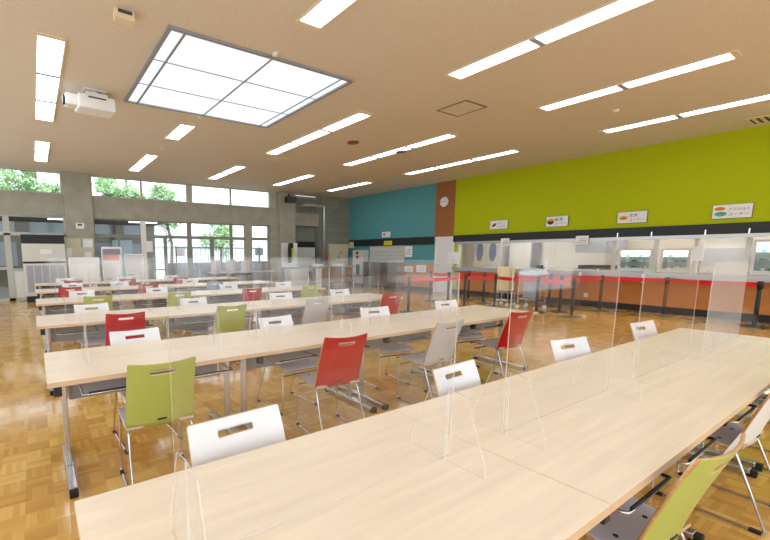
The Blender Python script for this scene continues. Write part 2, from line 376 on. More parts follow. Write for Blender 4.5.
def hatch(x, y, s, lab, dark='concrete_dark'):
    t = thing('ceiling_hatch', (x, y, CZ), lab, 'hatch')
    MB().box(-s, s, -s, -s+.025, -.012, 0).box(-s, s, s-.025, s, -.012, 0).box(-s, -s+.025, -s+.025, s-.025, -.012, 0).box(s-.025, s, -s+.025, s-.025, -.012, 0).build('frame', dark, t)
    B(-s+.025, s-.025, -s+.025, s-.025, -.006, 0).build('panel', 'ceiling', t)
hatch(6.61, 4.85, .30, 'square access hatch in the ceiling right of the skylight')
hatch(5.8, 8.95+1.0, .24, 'faint square ceiling hatch among the far strip lights', 'beige')
t = thing('air_vent', (12.05, 2.0, CZ), 'square dark louvred ceiling vent near the top of the green wall', 'vent')
MB().box(-.3, .3, -.3, -.27, -.015, 0).box(-.3, .3, .27, .3, -.015, 0).box(-.3, -.27, -.27, .27, -.015, 0).box(.27, .3, -.27, .27, -.015, 0).build('frame', 'beige', t)
B(-.27, .27, -.27, .27, -.004, 0).build('backing', 'black', t)
for i in range(5): B(-.27, .27, -.22+i*.1, -.17+i*.1, -.012, -.005).build('slat', 'beige', t)
# box detector
p = onZ(124, 17, CZ-.05)
t = thing('wall_sensor_box', (p.x, p.y, CZ), 'small beige box mounted on the ceiling left of the skylight', 'sensor box')
MB().rbox(-.1, .1, -.07, .07, -.1, 0, .012).build('housing', 'beige', t)
B(-.07, .07, -.075, -.068, -.05, -.015).build('opening', 'darkgrey', t)
# projector
t = thing('projector', (onZ(93, 106, 3.76).x, onZ(93, 106, 3.76).y, CZ), 'white projector hanging from the ceiling with side lens', 'projector', None, math.radians(4))
MB().rbox(-.24, .3, -.2, .2, -.31, -.10, .035).build('body', 'white', t)
MB().rbox(-.40, -.22, -.12, .12, -.28, -.11, .03).build('lens_housing', 'white', t)
MB().disc((-.40, .0, -.20), (-1, 0, 0), .07, .03).build('lens', 'black', t)
MB().box(-.12, .2, -.14, .14, -.10, -.05).box(-.02, .06, -.06, .06, -.05, 0).box(-.14, .18, -.15, .15, -.012, 0).build('mounting_bracket', 'white', t)
MB().box(-.1, .16, -.206, -.198, -.155, -.135).build('grille', 'darkgrey', t)

# ------------------------------------------------------------------ chairs
BW, BZ0, BZ1, REC = .196, .405, .805, -.12
def back_y(t, x):       # recline and horizontal curve
    return -.002+REC*(t**1.25) + .028*(x/BW)**2
def make_back():
    hx, hz0, hz1 = .078, .742, .766
    zs = [BZ0, .44, .49, .55, .62, .68, .715, .73, hz0, (hz0+hz1)/2, hz1, .777, .786, .793, .800, BZ1]
    us = [-1, -.994, -.98, -.955, -.93, -.8, -.66, -.53, -.40, -.385, -.36, -.2, 0]
    us = us + [-u for u in us[-2::-1]]
    def X(u, z):
        w = .199-.010*(z-BZ0)/(BZ1-BZ0)
        x = u*w
        return x
    def Z(u, z):
        r = .012; e = (abs(u)-(1-r/.19))/(r/.19)
        if e > 0:
            drop = r*(1-math.sqrt(max(0, 1-e*e))); k = max(0, (z-.73)/(BZ1-.73)); z -= drop*k
        return z + .014*(u*u)*max(0, (z-.6)/.22)
    mb = MB(); nx, nz = len(us), len(zs)
    th = .011
    def hole(i, j): return us[i] >= -.385 and us[i+1] <= .385 and zs[j] >= hz0-1e-6 and zs[j+1] <= hz1+1e-6
    for side in (0, 1):
        for j in range(nz):
            for i in range(nx):
                u, z = us[i], zs[j]
                x = X(u, z); zz = Z(u, z)
                if abs(abs(u)-.36) < 1e-6 and False: pass
                if abs(abs(u)-.385) < 1e-6 and abs(z-hz0) < 1e-6: zz += .004
                if abs(abs(u)-.385) < 1e-6 and abs(z-hz1) < 1e-6: zz -= .004
                t = (z-BZ0)/(BZ1-BZ0)
                mb.v.append((x, back_y(t, x)-(th if side else 0), zz))
    N = nx*nz
    for j in range(nz-1):
        for i in range(nx-1):
            if hole(i, j): continue
            a = j*nx+i
            mb.f.append((a, a+1, a+nx+1, a+nx)); mb.m.append(0)
            mb.f.append((N+a, N+a+nx, N+a+nx+1, N+a+1)); mb.m.append(1)
    def ed(a, b): mb.f.append((a, b, N+b, N+a)); mb.m.append(2)
    for i in range(nx-1): ed(i, i+1); ed((nz-1)*nx+i, (nz-1)*nx+i+1)
    for j in range(nz-1): ed(j*nx, (j+1)*nx); ed(j*nx+nx-1, (j+1)*nx+nx-1)
    for j in range(nz-1):
        for i in range(nx-1):
            if not hole(i, j): continue
            if not hole(i-1, j): ed(j*nx+i, (j+1)*nx+i)
            if not hole(i+1, j): ed(j*nx+i+1, (j+1)*nx+i+1)
            if not hole(i, j-1): ed(j*nx+i, j*nx+i+1)
            if not hole(i, j+1): ed((j+1)*nx+i, (j+1)*nx+i+1)
    return mb
def make_seat():
    # profile y,z of the upper surface from bend to waterfall front edge
    prof = [(-.004, .425), (.0, .415), (.012, .408), (.03, .405), (.08, .407), (.16, .418), (.25, .428), (.32, .428), (.35, .420), (.37, .402)]
    xs = [-.2, -.19, -.12, 0, .12, .19, .2]; mb = MB(); th = .011
    for s_ in (0, 1):
        for k, (y, z) in enumerate(prof):
            for x in xs:
                xx = x*(.975 if k < 3 else 1)
                if k == len(prof)-1: xx *= .96
                mb.v.append((xx, y-(.004*s_ if k < 3 else 0), z-th*s_*(1 if k > 1 else .8)+.006*(x/.2)**2*(1 if 2 < k < 8 else 0)))
    nx, nk = len(xs), len(prof); N = nx*nk
    for k in range(nk-1):
        for i in range(nx-1):
            a = k*nx+i; mb.f.append((a, a+1, a+nx+1, a+nx)); mb.m.append(0); mb.f.append((N+a, N+a+nx, N+a+nx+1, N+a+1)); mb.m.append(0)
        for a, b in ((k*nx, (k+1)*nx), (k*nx+nx-1, (k+1)*nx+nx-1)): mb.f.append((a, b, N+b, N+a)); mb.m.append(1)
    for i in range(nx-1):
        for a in (i, (nk-1)*nx+i): mb.f.append((a, a+1, N+a+1, N+a)); mb.m.append(1)
    return mb
def make_chair(col_mat):
    t = thing('dining_chair', (0, 0, 0), 'x', 'chair')
    o = make_back().build('backrest', ['shell_in', col_mat, 'plyedge'], t, True)
    o = make_seat().build('seat', ['greyseat', 'plyedge'], t, True)
    for sx, sy in ((-1, .10), (1, .10), (-1, .27), (1, .27)):
        MB().disc((sx*.11, sy, .405), (0, 0, 1), .009, .026 if sy > .2 else .009, 8).build('screw', 'black', t)
    for s in (-1, 1):
        x = s*.185
        pts = [(x*.8, .07, .390), (x, .02, .388), (x+s*.012, -.13, .008), (x+s*.012, .33, .008), (x+s*.004, .31, .40), (x*.8, .27, .405)]
        MB().tube(path(pts, .028), .0068, 8).build('side_frame', 'chrome', t, True)
        for y in (-.09, .30): MB().rbox(x+s*.012-.011, x+s*.012+.011, y-.025, y+.02, 0, .018, .003).build('foot_glide', 'rubber', t)
    MB().tube([(-.187, .312, .35), (.187, .312, .35)], .006, 8).tube([(-.15, .27, .405), (.15, .27, .405)], .006, 8).build('cross_bar', 'darkgrey', t, True)
    B(-.027, .027, back_y(.11, 0)-.0135, back_y(.11, 0)-.009, .440, .450).build('maker_plate', 'black', t)
    return t
protos = {}
def chair(colr, x, y, rz, label, group):
    if colr not in protos: protos[colr] = make_chair({'green': 'c_green', 'red': 'c_red', 'grey': 'c_grey', 'blue': 'c_blue', 'white': 'c_white'}[colr]); t = protos[colr]
    else: t = copy_tree(protos[colr])
    t.location = (x, y, 0); t.rotation_euler = (0, 0, rz); t['label'] = label; t['group'] = group
    return t
FAR = [1.23+2.085*k for k in range(6)]
near = [
 [('green', 1.785, -4), ('white', 3.20, -2), ('grey', 4.15, 0)],
 [('green', .575, -1), ('red', 1.90, -6), ('grey', 3.00, 0), ('red', 4.15, -6)],
 [('red', .74, -2), ('green', 1.85, 0), ('grey', 3.03, 0), ('red', 4.36, -4)],
 [('green', .73, 0), ('green', 1.85, 0), ('red', 3.08, 0), ('green', 4.27, 0)],
 [('red', .52, 0), ('red', 1.85, 0), ('blue', 3.2, 0)],
 [('red', .72, 0), ('red', 1.83, 0), ('red', 3.07, 0)]]
far = [[.60, 1.86, 3.06, 4.37], [.625, 1.875, 3.08, 4.23], [.54, 1.77, 3.09, 4.19], [.62, 1.80, 3.14, 4.34], [.63, 1.52, 3.05], [.6, 1.97, 3.15]]
ROW = ['nearest', 'second', 'third', 'fourth', 'fifth', 'farthest']
cn = {'green': 'green-backed', 'red': 'red-backed', 'grey': 'light grey-backed', 'white': 'white', 'blue': 'pale blue-backed'}
for k in range(6):
    ny = FAR[k]-.82
    for i, (cl, x, a) in enumerate(near[k]):
        pos = ['leftmost', 'second from left', 'third from left', 'rightmost']
        idx = i+1 if k == 0 else i
        dy = (-.01 if i == 0 else .02) if k == 0 else (-.11 if k == 1 else (-.06 if k == 2 else -.08))
        nm = cn[cl]+' chair'; x = x*1.03+.037*i if k >= 2 else x+(.0, .02, .12, .15)[i]*k
        chair(cl, x, ny+dy, math.radians(a), '%s on the near side of the %s table row, %s' % (nm, ROW[k], pos[idx]), 'chairs on the near side of the tables')
    for i, x in enumerate(far[k]):
        x = x*1.03+(0, 0, .03, .10)[i]*(1 if k == 1 else .6) if k >= 1 else x+(0, .03, .08, .11)[i]
        pos = ['leftmost', 'second from left', 'third from left', 'rightmost']
        dy = .015 if k == 0 else (-.04 if k < 3 else 0)
        chair('white', x, FAR[k]+dy, PI-math.radians((-3, -3, 10, 7)[i]*(1 if k < 3 else .3)), 'white chair on the far side of the %s table row, %s' % (ROW[k], pos[i]), 'chairs on the far side of the tables')

# ------------------------------------------------------------------ tables
TL, TD, TZ = 1.26, .82, .72
def make_table():
    t = thing('folding_table', (0, 0, 0), 'x', 'table')
    g = .0015
    tb = MB().box(g, TL-g, 0, TD, TZ-.028, TZ, 1, side={5: 0})
    tb.build('tabletop', ['top', 'edge'], t)
    MB().box(.16, TL-.16, TD/2-.025, TD/2+.025, TZ-.085, TZ-.03).build('beam', 'black', t)
    B(.12, TL-.12, TD/2+.03, TD/2+.045, TZ-.25, TZ-.03).build('modesty_panel', 'grey', t)
    for x in (.09, TL-.055):
        MB().rbox(x-.016, x+.016, TD/2-.028, TD/2+.028, .05, TZ-.03, .005).build('leg', 'alu', t)
        f = MB().rbox(x-.026, x+.026, .08, TD-.06, .018, .05, .007).build('foot', 'alu', t)
        for y in (.05, TD-.10): MB().rbox(x-.024, x+.024, y, y+.05, 0, .046, .006).build('foot_cap', 'rubber', f)
        B(x-.05, x+.05, TD/2-.14, TD/2+.14, TZ-.05, TZ-.029).build('leg_bracket', 'black', t)
    MB().rbox(.03, .07, .02, .07, TZ-.09, TZ-.028, .006).build('lock_lever', 'black', t)
    for y, s in ((.012, 1), (TD-.012, -1)):
        for x0 in (.17, .72):
            pts = [(x0, y+s*.25, TZ-.05), (x0, y+s*.2, TZ-.1), (x0, y, TZ-.1), (x0+.37, y, TZ-.1), (x0+.37, y+s*.2, TZ-.1), (x0+.37, y+s*.25, TZ-.05)]
            rl = MB().tube(path(pts, .02), .005, 6).build('shelf_rail', 'chrome', t, True)
            MB().tube([(x0+.03, y, TZ-.092), (x0+.365, y, TZ-.092), (x0+.365, y+s*.06, TZ-.092)], .006, 6).build('rail_pad', 'rubber', rl, True)
    return t
pt = make_table()
tp = ['leftmost', 'second from the left', 'third from the left', 'rightmost']
for k in range(6):
    for i in range(4):
        t = pt if (k == 0 and i == 0) else copy_tree(pt)
        t.location = ((.045, .01, -.025, -.02, -.02, -.02)[k]+i*TL, FAR[k]-TD, 0)
        t['label'] = 'pale maple-topped table in the %s table row, %s of its four' % (ROW[k], tp[i]); t['group'] = 'long rows of pale wood tables'

# ------------------------------------------------------------------ acrylic screens
def make_screen(mm):
    t = thing('acrylic_screen', (0, 0, 0), 'x', 'screen')
    w = .93
    o = B(0, w, -.002, .002, .012, .63, 0, side={0: 1, 1: 1, 4: 1, 5: 1}).build('panel', [mm, 'acrylic_edge'], t)
    for x in (.025, w-.025):
        for s in (-1, 1):
            pr = [(s*.004, 0), (s*.145, 0), (s*.145, .035), (s*.07, .24), (s*.004, .25)]
            mb = MB(); a = .0018; b = len(mb.v)
            for dx in (-a, a):
                for y, z in pr: mb.v.append((x+dx, y, z))
            n = len(pr); mb.f.append(tuple(range(n))); mb.m.append(0); mb.f.append(tuple(range(2*n-1, n-1, -1))); mb.m.append(0)
            for q in range(n): mb.f.append((q, (q+1) % n, n+(q+1) % n, n+q)); mb.m.append(1)
            mb.build('foot', ['acrylic_foot', 'acrylic_edge'], t)
    return t
ps = make_screen('acrylic'); first = True
for k in range(6):
    for i in range(4):
        t = ps if first else copy_tree(ps); first = False
        t.location = (.22+i*1.24, FAR[k]-TD/2, TZ)
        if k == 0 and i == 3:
            pn = [c for c in t.children if c.name.startswith('panel')][0]; pn.data = pn.data.copy(); pn.data.materials[0] = M['acrylic_milky_glare']; pn['label'] = 'hazy white-looking panel'  # window glare painted as white haze on this one divider
        t['label'] = 'clear acrylic divider standing on the %s table row, %s of its four' % (ROW[k], tp[i]); t['group'] = 'acrylic dividers along the tables'

# ------------------------------------------------------------------ belt barriers
posts = [('A', 408, 312), ('B', 430, 301), ('C', 447.6, 303), ('D', 464, 307), ('E', 468, 300), ('F', 482.8, 303), ('G', 494, 307), ('H', 536, 312), ('I', 548.5, 306), ('J', 559, 312), ('K', 571, 317), ('L', 599, 311), ('M', 670.5, 314), ('N', 754, 327)]
def make_post():
    t = thing('barrier_post', (0, 0, 0), 'x', 'barrier post')
    MB().disc((0, 0, 0), (0, 0, 1), .19, .02, 24).disc((0, 0, .02), (0, 0, 1), .12, .012, 24).build('base', 'black', t)
    MB().tube([(0, 0, .03), (0, 0, .76)], .034, 12).build('pole', 'black', t, True)
    MB().tube([(0, 0, .74), (0, 0, .885)], .044, 12).build('head', 'rubber', t, True)
    return t
pp = make_post(); pos = {}
desc = {'A': 'leftmost, in front of the steel return counter', 'B': 'second from left, before the orange panel', 'C': 'in front of the white kitchen door', 'D': 'first of the cluster right of the white door',
        'E': 'farthest one just right of the white door', 'F': 'behind the belts left of the cream box', 'G': 'directly left of the cream box', 'H': 'right of the cloth-covered cart',
        'I': 'farthest of four in a bunch right of the cart', 'J': 'third of four in a bunch right of the cart', 'K': 'nearest of four in a bunch right of the cart', 'L': 'left of the first glass display case', 'M': 'below the second glass display case', 'N': 'farthest right, before the last display case'}
for i, (n_, px, py) in enumerate(posts):
    t = pp if i == 0 else copy_tree(pp); p = onZ(px, py, 0); p.x = min(p.x, 12.1); pos[n_] = p
    t.location = (p.x, p.y, 0); t['label'] = 'black belt barrier post, '+desc[n_]; t['group'] = 'black posts of the queue barrier'
def belt(a, b, z, lab, z2=None):
    p, q = pos[a], pos[b]; d = Vector((q.x-p.x, q.y-p.y, 0)); n = Vector((-d.y, d.x, 0)).normalized()*.0015; L = d.length; d.normalize()
    s = Vector((p.x, p.y, 0))+d*.045; e = Vector((q.x, q.y, 0))-d*.045; mb = MB(); N = 8; z2 = z if z2 is None else z2
    for i in range(N+1):
        c = s.lerp(e, i/N); sag = -.02*math.sin(PI*i/N); zz = z+(z2-z)*i/N+sag
        for w in (-.045, .045):
            for k in (-1, 1): mb.v.append((c.x+n.x*k, c.y+n.y*k, zz+w))
    for i in range(N):
        b0 = i*4; b1 = b0+4
        for u, v in ((0, 1), (1, 3), (3, 2), (2, 0)): mb.f.append((b0+u, b0+v, b1+v, b1+u)); mb.m.append(0)
    mb.f.append((0, 1, 3, 2)); mb.m.append(0); mb.f.append((N*4, N*4+2, N*4+3, N*4+1)); mb.m.append(0)
    tag(mb.build('barrier_belt', 'belt'), lab, 'barrier belt', 'red belts of the queue barrier')
bl = [('A', 'D', .91, 'from the leftmost post to the cluster by the white door'), ('B', 'C', .92, 'upper one crossing in front of the white door'), ('C', 'E', .91, 'short, just right of the white door'),
      ('D', 'G', .91, 'left of the cream box, nearest'), ('E', 'F', .91, 'left of the cream box, farthest'), ('F', 'I', .91, 'long one behind the cream box and cart'),
      ('G', 'H', .90, 'long one in front of the cream box and cart'), ('H', 'J', .91, 'short, right of the cloth-covered cart'), ('H', 'K', .91, 'nearest, right of the cloth-covered cart'), ('I', 'L', .91, 'far one left of the first display case'),
      ('K', 'L', .92, 'from the bunch of posts to the first display case'), ('M', 'N', .91, 'at the far right below the last display cases'), ('L', 'M', .92, 'below the first two display cases')]
for a, b, z, lab in bl: belt(a, b, .785 if a+b in ('AD', 'DG', 'GH', 'HK', 'HJ') else .82, 'red belt between barrier posts, '+lab)

# ------------------------------------------------------------------ serving counter and kitchen
t = thing('serving_counter', (WX, 0, 0), 'long stainless steel serving counter along the green wall', 'counter')
MB().box(-.28, .35, Y0, 9.1, .93, .965).box(-.28, -.262, Y0, 9.1, .835, .93).build('worktop', 'steel', t)
B(-.012, .2, Y0, 9.1, .85, .93).build('apron', 'steel_paint', t)
MB().tube([(-.24, Y0+.1, .90), (-.24, 9.0, .90)], .012).build('tray_rail', 'steel', t, True)
for y in (.5, 2.75, 5.0, 7.2): MB().box(-.24, 0, y-.02, y+.02, .845, .87).build('bracket', 'steel', t)
# header rail and posts in opening
t = thing('steel_header', (WX, 0, 0), 'stainless steel frame with uprights above the serving counter', 'frame')
MB().box(-.10, .02, Y0, 9.1, 1.745, 1.825).build('rail', 'steel', t)
for y in [9.06]+[onX(q, 250, WX).y for q in (614.5, 655.5, 696, 748)]: MB().box(-.03, .06, y-.035, y+.035, .965, 1.745).build('upright', 'steel_paint', t)
for px, py in ((618, 233), (652, 232), (706, 229), (750, 228)):
    p = onX(px, py, WX-.06); MB().box(-.075, -.051, p.y-.012, p.y+.012, 1.825, 1.93).build('hook', 'chrome', t)
# hung acrylic screens at counter
cs = [(9.0, 7.45, 'leftmost'), (7.40, 5.95, 'second from left'), (5.9, 4.65, 'third from left'), (onX(703, 250, WX-.12).y, onX(746, 250, WX-.12).y, 'fourth from left, between display cases')]
for y1, y0, lab in cs:
    p_ = thing('counter_screen', (WX-.12, y0, .97), 'clear acrylic sneeze screen on the serving counter, '+lab, 'screen', 'sneeze screens on the counter')
    B(-.003, .003, 0, y1-y0, .01, .77, 0, side={2: 1, 3: 1, 5: 1}).build('panel', ['acrylic_milky_glare' if y0 < 3 else 'acrylic', 'acrylic_edge'], p_)
    for q in (.12, y1-y0-.12): B(-.06, .06, q-.003, q+.003, 0, .06).build('foot', 'acrylic_edge', p_)
# notes on the screens
def note(px0, py0, px1, py1, X, label, mm='paper', txt=None, lines=True, name='paper_notice'):
    a = onX(px0, py0, X); b = onX(px1, py1, X); y0, y1 = sorted((a.y, b.y)); z0, z1 = sorted((a.z, b.z))
    t = thing(name, (X, y0, z0), label, 'notice')
    B(-.004, 0, 0, y1-y0, 0, z1-z0).build('sheet', mm, t)
    if txt:
        mw = Matrix.Translation((-.005, (y1-y0)*.9, (z1-z0)*.55)) @ Matrix(((0, 0, -1, 0), (-1, 0, 0, 0), (0, 1, 0, 0), (0, 0, 0, 1)))
        text(txt, 'lettering', (z1-z0)*.3, 'ink', t, mw)
    elif lines:
        for i in range(3): B(-.0055, -.004, (y1-y0)*.14, (y1-y0)*(.86-.1*i), (z1-z0)*(.25+.2*i), (z1-z0)*(.29+.2*i)).build('line', 'ink', t)
    return t
note(501, 238.5, 509, 246, WX-.13, 'small white notice on the top of the counter screen, left one')
note(576, 236, 588, 244.5, WX-.13, 'small white notice with dark lines on the counter screen, right one')
note(448, 252, 459, 264, WX-.14, 'plain white sheet at the left end of the serving counter', lines=False)
note(693, 247, 703, 261, WX-.06, 'plain white sheet taped beside the second glass display case', lines=False)
note(404.5, 266, 413, 272, WX-.015, 'white notice on the orange panel, left of two')
note(416.5, 265, 426, 272.5, WX-.015, 'white notice on the orange panel, right of two')
note(405, 246, 412, 257, WX-.01, 'tall white notice on the teal wall beside the shutter')
note(384, 241, 392, 245, WX-.065, 'yellow green card on the black band under the teal wall', 'yellow')
# menu signs
def sign(px0, px1, zt, zb, top, icon, label, bottom='コーナー'):
    a = onX(px0, 220, WX-.03).y; b = onX(px1, 220, WX-.03).y; w = a-b; h = zt-zb
    t = thing('menu_sign', (WX-.03, b, zb), label, 'sign', 'menu signs on the green wall')
    B(.0, .025, -.008, w+.008, -.008, h+.008).build('frame', 'darkgrey', t)
    B(-.004, 0, 0, w, 0, h).build('board', 'white', t)
    fs = lambda b_, m_: min(h*m_, w*.56/len(b_))
    rot = Matrix(((0, 0, -1, 0), (-1, 0, 0, 0), (0, 1, 0, 0), (0, 0, 0, 1)))
    ic = MB()
    if icon == 'bean':
        ic = MB().disc((0, 0, 0), (-1, 0, 0), .085, .003, 18, 0, .042)
        o = ic.build('icon', 'icon_brown', t); o.location = (-.005, w*.76, h*.47); o.rotation_euler = (math.radians(-35), 0, 0)
        o = MB().disc((0, 0, 0), (-1, 0, 0), .03, .003, 12, 0, .02).build('icon', 'icon_dark', t); o.location = (-.008, w*.76, h*.47)
    elif icon == 'bowl':
        MB().disc((-.005, w*.79, h*.57), (-1, 0, 0), .095, .003, 20, 0, .06).build('icon', 'icon_gold', t)
        c = Vector((-.006, w*.79, h*.52)); mb = MB(); n = 12
        pts = [c+Vector((0, math.cos(PI+PI*k/n)*.092, math.sin(PI+PI*k/n)*.085)) for k in range(n+1)]
        mb.quad(pts); mb.quad([p+Vector((-.002, 0, 0)) for p in pts][::-1]); 
        for k in range(n+1):
            p, q = pts[k], pts[(k+1) % (n+1)]; mb.quad([p, q, q+Vector((-.002, 0, 0)), p+Vector((-.002, 0, 0))])
        mb.build('icon', 'icon_dark', t)
    elif icon == 'plate':
        MB().disc((-.005, w*.79, h*.47), (-1, 0, 0), .09, .003, 20, 0, .05).build('icon', 'icon_gold', t)
        MB().disc((-.009, w*.79, h*.43), (-1, 0, 0), .06, .002, 16, 0, .03).build('icon', 'icon_orange', t)
    else:
        MB().disc((-.005, w*.82, h*.72), (-1, 0, 0), .085, .003, 20, 0, .038).build('icon', 'icon_orange', t)
        MB().disc((-.005, w*.78, h*.33), (-1, 0, 0), .095, .003, 20, 0, .05).build('icon', 'icon_teal', t)
        MB().disc((-.009, w*.76, h*.38), (-1, 0, 0), .06, .002, 16, 0, .022).build('icon', 'icon_green', t)
    text(top, 'lettering', fs(top, .33), 'ink', t, Matrix.Translation((-.006, w*.60, h*.56)) @ rot)
    text(bottom, 'lettering', fs(bottom, .28), 'ink', t, Matrix.Translation((-.006, w*.60, h*.18)) @ rot)
sign(490.5, 508, 2.46, 2.20, 'パン', 'bean', 'white menu sign with a brown icon, leftmost on the green wall')
sign(546.5, 568, 2.46, 2.18, '麺 類', 'bowl', 'white menu sign with a dark bowl icon, second on the green wall')
sign(617.5, 646.5, 2.44, 2.17, '定食', 'plate', 'white menu sign with a yellow plate icon, third on the green wall')
sign(711.5, 751, 2.445, 2.16, 'アラカルト', 'two', 'white menu sign with two food icons, rightmost on the green wall')
# small plaque on teal wall
a = onX(382, 232, WX-.02); b = onX(390, 237, WX-.02)
t = thing('wall_plaque', (WX-.02, b.y, b.z), 'small white plaque on the teal wall above the yellow card', 'plaque')
B(0, .02, 0, a.y-b.y, 0, a.z-b.z).build('plate', 'white', t); MB().disc((-.001, (a.y-b.y)*.72, (a.z-b.z)*.5), (-1, 0, 0), .05, .003, 12).build('symbol', 'ink', t)
# clock
c = onX(445, 202, WX)
t = thing('wall_clock', (WX-.05, c.y, c.z), 'round white wall clock on the brown panel', 'clock')
MB().disc((.05, 0, 0), (-1, 0, 0), .19, .045, 32).build('rim', 'alu', t, True)
MB().disc((.004, 0, 0), (-1, 0, 0), .175, .006, 32).build('dial', 'white', t)
mk = MB()
for k in range(12):
    q = Matrix.Rotation(k*PI/6, 3, 'X'); mk.box(-.004, -.002, -.006, .006, .13, .16, rot=q)
mk.build('hour_marks', 'black', t)
MB().box(-.007, -.005, -.006, .006, -.02, .09, rot=Matrix.Rotation(math.radians(60), 3, 'X')).build('hour_hand', 'black', t)
MB().box(-.010, -.008, -.004, .004, -.02, .13, rot=Matrix.Rotation(math.radians(-95), 3, 'X')).build('minute_hand', 'black', t)
# wall sockets on the orange counter front
for px, py, lab in ((586, 295, 'small white socket low on the orange counter front'),):
    p = onX(px, py, WX); tag(MB().rbox(WX-.02, WX, p.y-.05, p.y+.05, p.z-.06, p.z+.06, .006).build('wall_socket', 'white'), lab, 'socket')
for y, lab in ((3.75, 'white clip on the counter edge under the second display case'), (5.1, 'white clip on the counter edge left of the first display case')):
    tag(MB().box(WX-.30, WX-.28, y-.03, y+.03, .72, .82).box(WX-.30, WX-.285, y-.03, y+.03, .82, .93).build('counter_clip', 'white'), lab, 'clip')
# display cases
def case(y0, y1, z0, z1, label, light):
    t = thing('display_case', (WX+.02, y0, .967), label, 'display case', 'glass display cases on the counter')
    w = y1-y0; z0 -= .967; z1 -= .967
    fr = MB().box(0, .45, 0, w, 0, z0).box(0, .45, 0, w, z1, z1+.05).box(0, .04, 0, .05, z0, z1).box(0, .04, w-.05, w, z0, z1).box(.41, .45, 0, w, z0, z1).box(.04, .41, 0, .02, z0, z1).box(.04, .41, w-.02, w, z0, z1)
    fr.build('body', 'offwhite', t)
    B(.012, .018, .05, w-.05, z0, z1).build('pane', 'glass', t)
    B(.06, .38, .03, w-.03, z1-.03, z1-.012).build('lamp', 'caselight', t)
    for k in (.33, .66):
        zz = z0+(z1-z0)*k; s = B(.05, .4, .03, w-.03, zz, zz+.01).build('shelf', 'steel_paint', t)
    return t, w, z0, z1
def items(y0, y1, z0, z1, lab):
    for r, k in enumerate((0, .33, .66)):
        zz = z0+(z1-z0)*k+(.012 if k else .001); n = max(3, int((y1-y0)/.13))
        for i in range(n):
            y = y0+.1+(y1-y0-.2)*i/(n-1); mm = random.choice(['white', 'cream', 'paleblue', 'icon_teal', 'icon_green', 'white'])
            tag(MB().disc((WX+.2, y, zz), (0, 0, 1), .035, .012, 12).disc((WX+.2, y, zz+.012), (0, 0, 1), .045, .035, 12).build('small_dish', mm), None, None)
            o = C.objects[-1]
            o['label'] = 'small %s dish in the %s display case, %s shelf' % ({'white': 'white', 'cream': 'cream', 'paleblue': 'pale blue', 'icon_teal': 'teal', 'icon_green': 'green'}[mm], lab, ('bottom', 'middle', 'top')[r])
            o['category'] = 'dish'; o['group'] = '%s dishes on the %s shelf of the %s display case' % (mm.replace('icon_', ''), ('bottom', 'middle', 'top')[r], lab)
for px0, px1, lab, ztop in ((618, 652, 'leftmost', 1.48), (660, 690, 'middle', 1.48), (751, 800, 'rightmost', 1.64)):
    ya, yb = onX(px1, 260, WX+.02).y, onX(px0, 260, WX+.02).y
    case(ya, yb, 1.06, ztop, ('taller ' if lab == 'rightmost' else '')+'glass-fronted display case on the counter, '+lab+' of three', 1); items(ya+.04, yb-.04, 1.06, ztop, lab)
# kitchen shell
KX = 16.2
struct('wall_kitchen', B(KX, KX+.2, Y0, 11.8, 0, 2.7), 'kitchen')
struct('wall_kitchen', MB().box(WX+.2, KX, 11.4, 11.55, 0, 2.7), 'kitchen')
struct('wall_kitchen', B(WX+.2, KX, Y0-.2, Y0, 0, 2.7), 'kitchen')
struct('ceiling_kitchen', B(WX+.2, KX+.2, Y0, 11.55, 2.7, 2.8), 'white')
for i, y in enumerate((-1.0, 2.0, 5.0, 8.0)):
    tag(B(14.0, 14.3, y-.6, y+.6, 2.66, 2.698).build('ceiling_light', 'kitchenfill'), 'added kitchen fill light behind the counter, %s from the left' % ORD[3-i], 'ceiling light', 'added kitchen fill lights')  # unseen lamps added to brighten the kitchen interior
# refrigerator with two oval windows
def atK(px, X=KX-.7): return onX(px, 250, X)
ya, yb = atK(500).y, atK(474).y
t = thing('kitchen_cabinet', (KX-.7, ya, 0), 'tall white kitchen cabinet with two blue oval door windows', 'cabinet')
w = yb-ya; MB().rbox(0, .65, 0, w, 0, 2.1, .01).build('body', 'white', t)
for k in (0, 1):
    dd = B(-.02, 0, w*k/2+.01, w*(k+1)/2-.01, .1, 2.0).build('door', 'offwhite', t)
    MB().disc((-.03, w*(k+.5)/2, 1.5), (1, 0, 0), .15, .012, 24, 0, .4).build('window_pane', 'ovenglass', dd)
ya, yb = atK(532).y, atK(509).y
t = thing('steel_locker', (KX-.7, ya, 0), 'grey steel kitchen locker beside the oval-window cabinet', 'cabinet')
MB().rbox(0, .6, 0, yb-ya, 0, 1.9, .01).build('body', 'kgrey', t); B(-.02, 0, .04, yb-ya-.04, .1, 1.85).build('door', 'steel_paint', t)
ya, yb = onX(614, 250, 14.4).y, onX(577, 250, 14.4).y
t = thing('cooking_range', (14.4, ya, 0), 'steel cooking range with hood behind the counter', 'range')
MB().rbox(0, .8, 0, yb-ya, 0, .95, .01).build('body', 'steel', t); B(.05, .75, .05, yb-ya-.05, .95, 1.06).build('burner_top', 'black', t)
MB().box(-.1, .9, 0, yb-ya, 1.45, 2.69).build('hood', 'kgrey', t)
ya, yb = onX(748, 250, 14.4).y, onX(700, 250, 14.4).y
t = thing('kitchen_shelf', (14.4, ya, 0), 'grey kitchen shelving behind the right-hand counter screen', 'shelf')
MB().rbox(0, .5, 0, yb-ya, 0, 1.55, .01).build('body', 'kgrey', t); B(-.02, 0, .05, yb-ya-.05, .2, 1.1).build('door', 'steel_paint', t)
t = thing('kitchen_bench', (13.7, 5.4, 0), 'low steel bench in the kitchen', 'bench')
